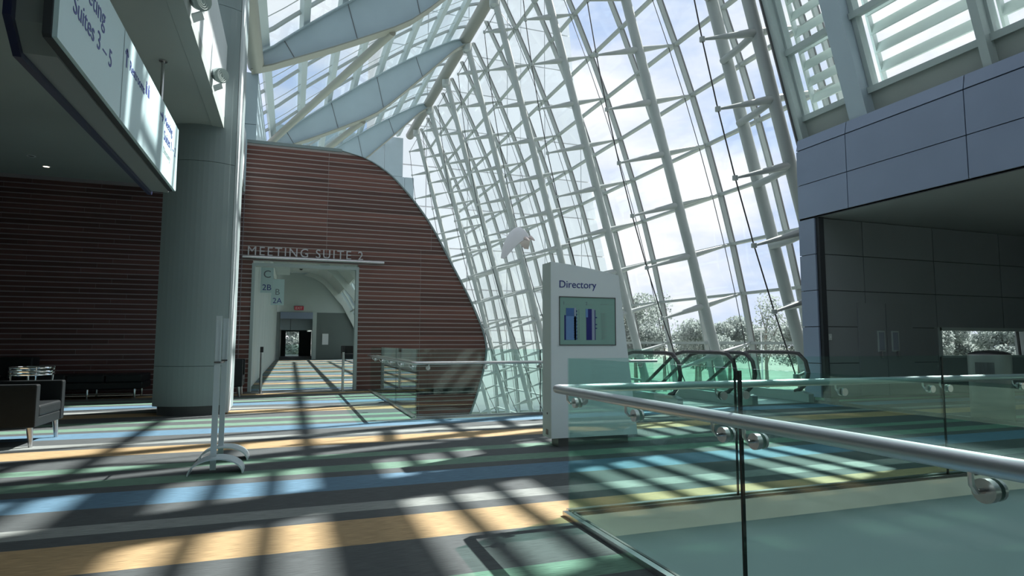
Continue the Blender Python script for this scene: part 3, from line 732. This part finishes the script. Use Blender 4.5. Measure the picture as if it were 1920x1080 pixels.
t = thing('glass_railing', 'near glass railing with a round steel handrail around the opening', 'railing', (1.84, 3.97, 0))
run(t, (1.84,3.97), (1.84,-4), [1.76, 4.1, 6.4], (-1,0)); run(t, (1.84,3.97), (10.8,3.97), [1.42, 3.70, 5.98], (0,1))
MB().path([(1.77,-4,HZ),(1.77,1,HZ),(1.77,3.96,HZ),(1.775,4.02,HZ),(1.80,4.04,HZ),(1.86,4.04,HZ),(4,4.04,HZ),(10.8,4.04,HZ)], .030, 16).build('handrail', 'alu', t, True)
for y in (3.82,3.05,2.30,2.10,1.2,.2): bracket((1.831,y,.775), (-1,0,0), 'y', t)
for x in (1.95,3.14,3.35,4.36,5.39,5.61,6.6,7.6): bracket((x,3.979,.775), (0,1,0), 'x', t)
t = thing('glass_railing', 'far glass railing in front of the wooden wall end', 'railing', (1.87, 9.69, 0))
run(t, (1.87,9.69), (1.87,15.55), [2.0, 4.0], (-1,0)); run(t, (1.87,9.69), (6.18,9.69), [2.1], (0,-1))
MB().path([(1.80,15.5,HZ),(1.80,9.7,HZ),(1.805,9.64,HZ),(1.83,9.62,HZ),(1.9,9.62,HZ),(6.2,9.62,HZ)], .026, 14).build('handrail', 'brushed', t, True)
for y in (9.9,11.0,12.2,13.4,14.6): bracket((1.861,y,.775), (-1,0,0), 'y', t)
for x in (2.05,3.0,3.95,4.9,5.9): bracket((x,9.681,.775), (0,-1,0), 'x', t)

# ---- escalators
def escalator(x0, x1, label):
    t = thing('escalator', label, 'escalator', ((x0+x1)/2, 9.75, 0), 'escalators')
    ya, yb, zl = 11.4, 20.6, -5.32
    for x, s in ((x0, 1), (x1, -1)):
        rl = [(x, 10.1, .20), (x, 9.96, .24), (x, 9.80, .37), (x, 9.735, .58), (x, 9.80, .82), (x, 9.97, .96), (x, 10.2, .985), (x, ya, .985), (x, ya+.35, .92), (x, yb, zl+.99)]
        MB().path(rl, .040, 10).build('handrail', 'rubber', t, True)
        poly = [(9.97,.2),(9.86,.38),(9.80,.58),(9.86,.80),(10.0,.91),(10.2,.935),(ya,.935),(ya+.35,.87),(yb,zl+.93),(yb,zl+.2),(ya+.2,.15),(ya,.16)]
        MB().prism(poly, 'x', x-.006, x+.006).build('glass_side', 'glass_rail', t)
        MB().prism([(9.72,.02),(9.72,.16),(9.9,.2),(ya,.2),(ya+.2,.16),(yb,zl+.2),(yb,zl-.4),(ya,-.5),(9.75,-.5)], 'x', x-.10 if s > 0 else x-.03, x+.03 if s > 0 else x+.10).build('skirt', 'escalator_clad', t)
    MB().box(x0+.04, x1-.04, 9.70, 11.3, -.3, .005).build('comb_plate', 'brushed', t)
    n = 26
    for k in range(n):
        y = 11.3+.355*k; z = -.04-.205*k if k else -.02
        if y > yb-.3: break
        MB().box(x0+.06, x1-.06, y, y+.40, z-.22, z-.02).build('step', 'shoe_dark', t)
    MB().prism([(11.2,-.5),(yb,zl-.3),(yb,zl-.9),(11.2,-1.2)], 'x', x0-.05, x1+.05).build('truss_cladding', 'escalator_clad', t)
escalator(6.78, 8.03, 'escalator with black handrails beside the end of the far railing')
escalator(8.48, 9.80, 'escalator with black handrails beside the grey panel block')

# ---- litter bin
bx, by = 10.30, 6.62
t = thing('litter_bin', 'round stainless steel litter bin with a dark domed top', 'bin', (bx, by, 0))
MB().lathe([(.27,0),(.28,.02),(.28,.99),(.275,1.01),(.25,1.015)], (bx,by,0), 40).build('body', 'bin_steel', t, True)
MB().lathe([(.275,1.01),(.26,1.03),(.17,1.06),(.001,1.075)], (bx,by,0), 40).build('dome', 'black_metal', t, True)
a0 = math.atan2(-by, -bx); BR0, BR1 = .276, .284
mb = MB()
for i in range(8):
    p, q = a0-.45+.9*i/8-.25, a0-.45+.9*(i+1)/8-.25
    mb.hexa([(bx+BR0*math.cos(p),by+BR0*math.sin(p),.70),(bx+BR1*math.cos(p),by+BR1*math.sin(p),.72),(bx+BR1*math.cos(q),by+BR1*math.sin(q),.72),(bx+BR0*math.cos(q),by+BR0*math.sin(q),.72)],
            [(bx+BR0*math.cos(p),by+BR0*math.sin(p),.89),(bx+BR1*math.cos(p),by+BR1*math.sin(p),.89),(bx+BR1*math.cos(q),by+BR1*math.sin(q),.89),(bx+BR0*math.cos(q),by+BR0*math.sin(q),.89)])
mb.build('opening', 'column_base', t)

# ---- floor sign stand
t = thing('sign_stand', 'silver two-post floor sign stand with arched feet in front of the column', 'sign stand', (-.58, 6.6, 0))
for y in (6.30, 6.95):
    p_ = MB().box(-.658, -.608, y-.008, y+.008, .02, 1.42).build('post', 'stand_silver', t)
    MB().box(-.655, -.645, y-.016, y-.008, 1.0, 1.38).box(-.621, -.611, y-.016, y-.008, 1.0, 1.38).build('sign_channel', 'stand_silver', p_)
    MB().box(-.660, -.606, y-.020, y+.010, .985, 1.0).build('clip', 'shoe_dark', p_)
    arc = [(-.60+.23*math.cos(a), .14*math.sin(a)) for a in [math.pi*k/16 for k in range(17)]]
    ar2 = [(-.60+.218*math.cos(a), .128*math.sin(a)) for a in [math.pi*k/16 for k in range(17)]]
    MB().strip(arc, ar2, 'y', y-.13, y+.13).build('foot', 'stand_silver', t)
MB().bar((-.633,6.30,.98),(-.633,6.95,.98), .012, .012).build('cross_bar', 'shoe_dark', t)

# ---- lounge furniture
def armchair(name, label, x0, x1, y0, y1, h, seat, group=None):
    t = thing(name, label, 'armchair', ((x0+x1)/2, (y0+y1)/2, 0), group)
    MB().box(x0, x1, y0, y0+.11, .22, h).build('arm', 'leather', t, bevel=.018)
    MB().box(x0, x1, y1-.11, y1, .22, h).build('arm', 'leather', t, bevel=.018)
    MB().box(x0, x0+.16, y0+.11, y1-.11, .22, h+.02).build('backrest', 'leather', t, bevel=.02)
    MB().box(x0+.15, x1-.01, y0+.112, y1-.112, .22, seat-.13).build('seat_base', 'leather', t, bevel=.012)
    MB().box(x0+.15, x1, y0+.115, y1-.115, seat-.13, seat).build('seat_cushion', 'leather', t, bevel=.03, seg=3)
    for x in (x0+.07, x1-.07):
        for y in (y0+.07, y1-.07): MB().tube((x, y, .22), (x+(.02 if x > (x0+x1)/2 else -.02), y, 0), .033, 10, .02).build('leg', 'brushed', t, True)
    return t
armchair('armchair', 'black leather armchair with tapered steel legs at the frame edge', -3.62, -2.66, 8.36, 9.30, .70, .46)
armchair('armchair', 'black leather armchair against the slatted wall beside the doorway', -1.80, -.96, 14.5, 15.3, .80, .46)
t = thing('bench_seat', 'long low black bench along the dark slatted wall', 'bench', (-4.0, 15.3, 0))
MB().box(-4.95, -2.9, 14.85, 15.7, .20, .34).build('seat_base', 'leather', t, bevel=.02)
for i in range(3): MB().box(-4.94+.68*i, -4.27+.68*i, 14.84, 15.7, .34, .50).build('seat_cushion', 'leather', t, bevel=.03, seg=3)
for x in (-4.8, -3.9, -3.05):
    for y in (14.95, 15.6): MB().tube((x,y,.2),(x,y,0), .022, 10).build('leg', 'chrome', t)
MB().tube((-4.8,14.95,.10),(-3.05,14.95,.10), .012, 8).build('stretcher', 'chrome', t)
t = thing('sofa', 'black sofa with a high back behind the chrome table', 'sofa', (-6.0, 14.9, 0))
MB().box(-7.2, -4.98, 15.3, 15.7, .15, .86).build('backrest', 'leather', t, bevel=.03)
MB().box(-7.2, -5.02, 14.7, 15.3, .15, .44).build('seat', 'leather', t, bevel=.03)
MB().box(-5.2, -4.98, 14.7, 15.3, .445, .66).build('arm', 'leather', t, bevel=.02)
for x in (-7.0, -5.15): MB().tube((x,14.8,.15),(x,14.8,0), .025, 8).build('leg', 'chrome', t)
cx, cy = -4.08, 12.55
t = thing('chrome_table', 'round chrome ring side table behind the nearest armchair', 'table', (cx, cy, 0))
def ring(r_, z, rr, par, m_='chrome', x=None, y=None):
    MB().path([((cx if x is None else x)+r_*math.cos(a), (cy if y is None else y)+r_*math.sin(a), z) for a in [2*math.pi*k/28 for k in range(28)]], rr, 8, closed=True).build('ring', m_, par, True)
for r_, z in ((.29,.745),(.31,.685),(.30,.635)): ring(r_, z, .017, t)
MB().lathe([(.001,.735),(.28,.735),(.28,.747),(.001,.747)], (cx,cy,0), 32).build('glass_top', 'glass_rail', t)
for k in range(4):
    a = .5+k*math.pi/2; MB().path([(cx+.30*math.cos(a),cy+.30*math.sin(a),.76),(cx+.27*math.cos(a),cy+.27*math.sin(a),.4),(cx+.24*math.cos(a),cy+.24*math.sin(a),0)], .015, 8).build('leg', 'chrome', t, True)
c2x, c2y = -4.72, 12.2
t = thing('chrome_table', 'lower chrome ring side table cut by the frame edge', 'table', (c2x, c2y, 0))
for r_, z in ((.29,.67),(.30,.62),(.29,.57)): ring(r_, z, .016, t, x=c2x, y=c2y)
MB().lathe([(.001,.66),(.28,.66),(.28,.672),(.001,.672)], (c2x,c2y,0), 32).build('glass_top', 'glass_rail', t)
for k in range(4):
    a = .8+k*math.pi/2; MB().path([(c2x+.29*math.cos(a),c2y+.29*math.sin(a),.68),(c2x+.24*math.cos(a),c2y+.24*math.sin(a),0)], .015, 8).build('leg', 'chrome', t, True)

# ---- doorway posts
for i, (x, y) in enumerate(((-.62, 15.25), (1.19, 15.3))):
    t = thing('door_post', ('slim steel post with black head at the hinge side near the armchair', 'slim steel post with black head at the doorway, beside the far railing')[i], 'post', (x, y, 0), 'doorway posts')
    MB().tube((x,y,0),(x,y,.98), .030, 14).build('shaft', 'brushed', t, True)
    MB().box(x-.035, x+.035, y-.035, y+.035, .94, 1.07).build('head', 'black_metal', t, bevel=.01)
    MB().disc((x,y,.008), (0,0,1), .07, .014).build('foot_plate', 'brushed', t)
# ---- gallery blade signs, exit sign
def blade(y, x0, x1, z0, z1, label, rows_):
    t = thing('blade_sign', label, 'sign', (x0, y, z0), 'gallery blade signs')
    MB().box(x0, x1, y-.02, y+.02, z0, z1).build('panel', 'sign_face', t)
    MB().box(-.95, x0+.02, y-.01, y+.01, z1-.08, z1-.04).build('arm', 'brushed', t)
    for s_, z, h_, m_ in rows_: text('lettering', s_, ((x0+x1)/2, y-.022, z), '-y', h_, m_, t, ext=.001, align='CENTER')
blade(20.0, -.92, -.56, 2.66, 3.55, 'upper gallery blade sign reading C and 2B', [('C',3.12,.32,'ink_grey'),('2B',2.74,.25,'navy_ink')])
blade(28.0, -.86, -.34, 2.74, 3.85, 'further gallery blade sign reading B and 2A', [('B',3.18,.36,'ink_grey'),('2A',2.82,.32,'navy_ink')])
t = thing('exit_sign', 'small red exit sign above the far gallery portal', 'sign', (.45, 44.3, 3.35))
MB().box(.15, .75, 44.38, 44.46, 3.35, 3.62).build('panel', 'red_sign', t); text('lettering', 'EXIT', (.45, 44.375, 3.41), '-y', .22, 'manta_under', t, ext=.002, align='CENTER')
t = thing('gallery_bench', 'dark bench at the side of the gallery', 'bench', (3.6, 40, 0))
MB().box(3.0, 4.2, 39.6, 40.6, .18, .46).build('seat', 'leather', t, bevel=.03); MB().box(3.0, 4.2, 40.4, 40.6, .46, .95).build('backrest', 'leather', t, bevel=.03)
for x in (3.1, 4.1): MB().tube((x,39.7,.18),(x,39.7,0), .03, 8).build('leg', 'brushed', t)
t = thing('dome_camera', 'small black dome camera under the gallery vault', 'camera', (.45, 40, 5.8))
MB().lathe([(.14,.1),(.14,0),(.10,-.1),(.03,-.15)], (.45,40,5.75), 16).build('dome', 'black_metal', t, True)
# ---- thermostat
t = thing('wall_switch', 'small pale switch plate on the dark recess wall', 'switch', (11.06, YB, 1.3))
MB().box(11.06, 11.15, YB-.02, YB, 1.24, 1.38).build('plate', 'gallery_arch', t, bevel=.006)
MB().box(11.09, 11.12, YB-.026, YB-.021, 1.29, 1.33).build('button', 'white_paint', t)

# ---- hanging ray sculpture
def manta():
    c = Vector((5.04, 13.5, 3.66))
    t = thing('ray_sculpture', 'white sculpture of a swimming ray hanging before the glass wall', 'sculpture', c)
    # body: grid over span u (wing to wing) and chord v; swims towards the right, near wing drooping
    ex = Vector((.25,-.95,-.18)).normalized()
    side = Vector((.93,.25,.24)).normalized(); side = (side-ex*side.dot(ex)).normalized(); up = side.cross(ex); up = up if up.z > 0 else -up
    nu, nv = 20, 14; top_, bot_ = [], []
    for i in range(nu+1):
        u = -1+2*i/nu; au = abs(u)
        lead = .34*(1-au**1.6)-.16*au; trail = -.44*(1-au**1.4)-.34*au
        for j in range(nv+1):
            v = j/nv; x = lead+(trail-lead)*v
            th = .24*(1-au**1.5)*math.sin(math.pi*min(1,v*1.02+.0))**.6 if 0 < v < 1 else 0
            y = u*(.40 if u < 0 else .30); droop = -(.46 if u < 0 else .34)*au**1.8
            top_.append(c+ex*x+side*y+up*(droop+th)); bot_.append(c+ex*x+side*y+up*(droop-th*.35-.006))
    mb = MB(); fs = [(i*(nv+1)+j, (i+1)*(nv+1)+j, (i+1)*(nv+1)+j+1, i*(nv+1)+j+1) for i in range(nu) for j in range(nv)]
    mb.add(top_, fs); mb.build('back', 'manta', t, True)
    mb = MB(); mb.add(bot_, [f[::-1] for f in fs]); mb.build('belly', 'manta_under', t, True)
    for s in (-1, 1):
        p = c+ex*.28+side*.07*s
        MB().path([p, p+ex*.09-up*.03, p+ex*.17-up*.07], [.05,.035,.012], 8).build('head_fin', 'manta_under', t, True)
    MB().path([c-ex*.30, c-ex*.55+up*.01, c-ex*.85+up*.05], [.03,.014,.005], 8).build('tail', 'manta', t, True)
    MB().tube(c+up*.12, (c.x, c.y, 13.0), .004, 5).build('hanging_wire', 'steel_white', t)
manta()

# ================================================================== outside
t = thing('glass_tower', 'pale green glazed wing rising behind the glass wall', 'building', (15, 62, -5.75))
bx_ = [(-5.75,35.2),(3.67,33.9),(9.52,32.5),(15.4,31.1),(21.5,30.1),(30.4,28.6),(39.4,27.9),(52,27.2)]
def bxz(z):
    for (a,b),(c_,d_) in zip(bx_[:-1],bx_[1:]):
        if z <= c_: return b+(d_-b)*(z-a)/(c_-a)
    return bx_[-1][1]
for k in range(14):
    z0, z1 = -5.75+4.1*k, -5.75+4.1*(k+1)-.12
    for j in range(6):
        xa = 8+4.3*j; xb_ = xa+4.22
        l0, l1 = bxz(z0), bxz(z1)
        if xa >= min(l0, l1)-.3: continue
        last = j == 5 or xa+4.3 >= min(l0, l1)-.3
        e0, e1 = (l0, l1) if last else (xb_, xb_)
        MB().hexa([(xa,60,z0),(e0,60,z0),(e0,60.25,z0),(xa,60.25,z0)],[(xa,60,z1),(e1,60,z1),(e1,60.25,z1),(xa,60.25,z1)]).build('panel', 'tower_panel', t)
cz = [a for a, b in bx_]
core = MB()
for a, b in zip(cz[:-1], cz[1:]): core.hexa([(7.9,60.2,a),(bxz(a)-.1,60.2,a),(bxz(a)-.1,75,a),(7.9,75,a)], [(7.9,60.2,b),(bxz(b)-.1,60.2,b),(bxz(b)-.1,75,b),(7.9,75,b)])
core.build('core', 'tower_joint', t)

def make_tree(seed, h, rx, rz, dens=1300):
    rng = random.Random(seed)
    t = thing('tree', 'green tree in the hazy belt beyond the glass wall', 'tree', (0,0,0), 'trees outside the glass wall')
    tk = MB().path([(0,0,0),(.1,.05,h*.35),(0,.1,h*.7)], [.28,.2,.08], 8)
    for k in range(5):
        a = rng.random()*6.28; z = h*(.35+.08*k); tk.path([(0.05,.05,z),(math.cos(a)*rx*.6,math.sin(a)*rx*.6,z+h*.22)], [.09,.03], 6)
    tk.build('trunk', 'bark', t)
    cl_ = [(rng.uniform(-.55,.55)*rx, rng.uniform(-.55,.55)*rx, h*(.48+.42*rng.random()), rng.uniform(.35,.6)) for _ in range(9)]
    mb = MB()
    for _ in range(dens):
        x,y,z,s = cl_[rng.randrange(len(cl_))]
        while True:
            d = Vector((rng.uniform(-1,1),rng.uniform(-1,1),rng.uniform(-1,1)))
            if .35 < d.length < 1: break
        p = Vector((x+d.x*s*rx, y+d.y*s*rx, z+d.z*s*rz)); n1 = Vector((rng.uniform(-1,1),rng.uniform(-1,1),rng.uniform(-1,1))).normalized()
        a = n1.orthogonal().normalized()*rng.uniform(.10,.22); b = n1.cross(a)*.7
        mb.add([p-a, p+b, p+a, p-b], [(0,1,2,3)])
    mb.build('crown', 'hazy_leaf', t)
    return t
protos = [make_tree(1, 10.5, 3.7, 3.2, 9000), make_tree(2, 11.5, 3.8, 3.6, 9000), make_tree(3, 9.5, 3.7, 3.0, 8000), make_tree(4, 13.5, 3.0, 4.4, 1500)]
rng = random.Random(11); spots = [(.2, 80)]
for rd, n_, o_ in ((80, 6, 0), (92, 6, .45), (104, 7, .1)):
    for k in range(n_):
        th = R(31+33*(k+o_)/n_); spots.append((rd*math.sin(th), rd*math.cos(th)))
pass
for k, (x, y) in enumerate(spots):
    o = protos[k] if k < 4 else copy_tree(protos[(k*7+k//3) % 4])
    pk = k if k < 4 else (k*7+k//3) % 4
    o['label'] = 'green tree seen through the window at the far gallery end' if k == 0 else ('round-crowned tree in the hazy belt beyond the glass wall', 'tall full-crowned tree in the hazy belt beyond the glass wall', 'low bushy tree in the hazy belt beyond the glass wall', 'thin sparse-leaved tree rising above the hazy tree belt')[pk]
    o.location = (x, y, -5.75); s = rng.uniform(.9, 1.08); o.scale = (s, s, s); o.rotation_euler.z = rng.random()*6.28
t = thing('street_lamp', 'pale street lamp standing among the trees outside', 'lamp post', (48, 54, -5.75))
MB().tube((48,54,-5.75),(48,54,2.55), .10, 10, .07).build('pole', 'white_paint', t, True)
MB().box(47.3, 48.3, 53.8, 54.2, 2.5, 2.72).build('lamp_head', 'white_paint', t, bevel=.05)
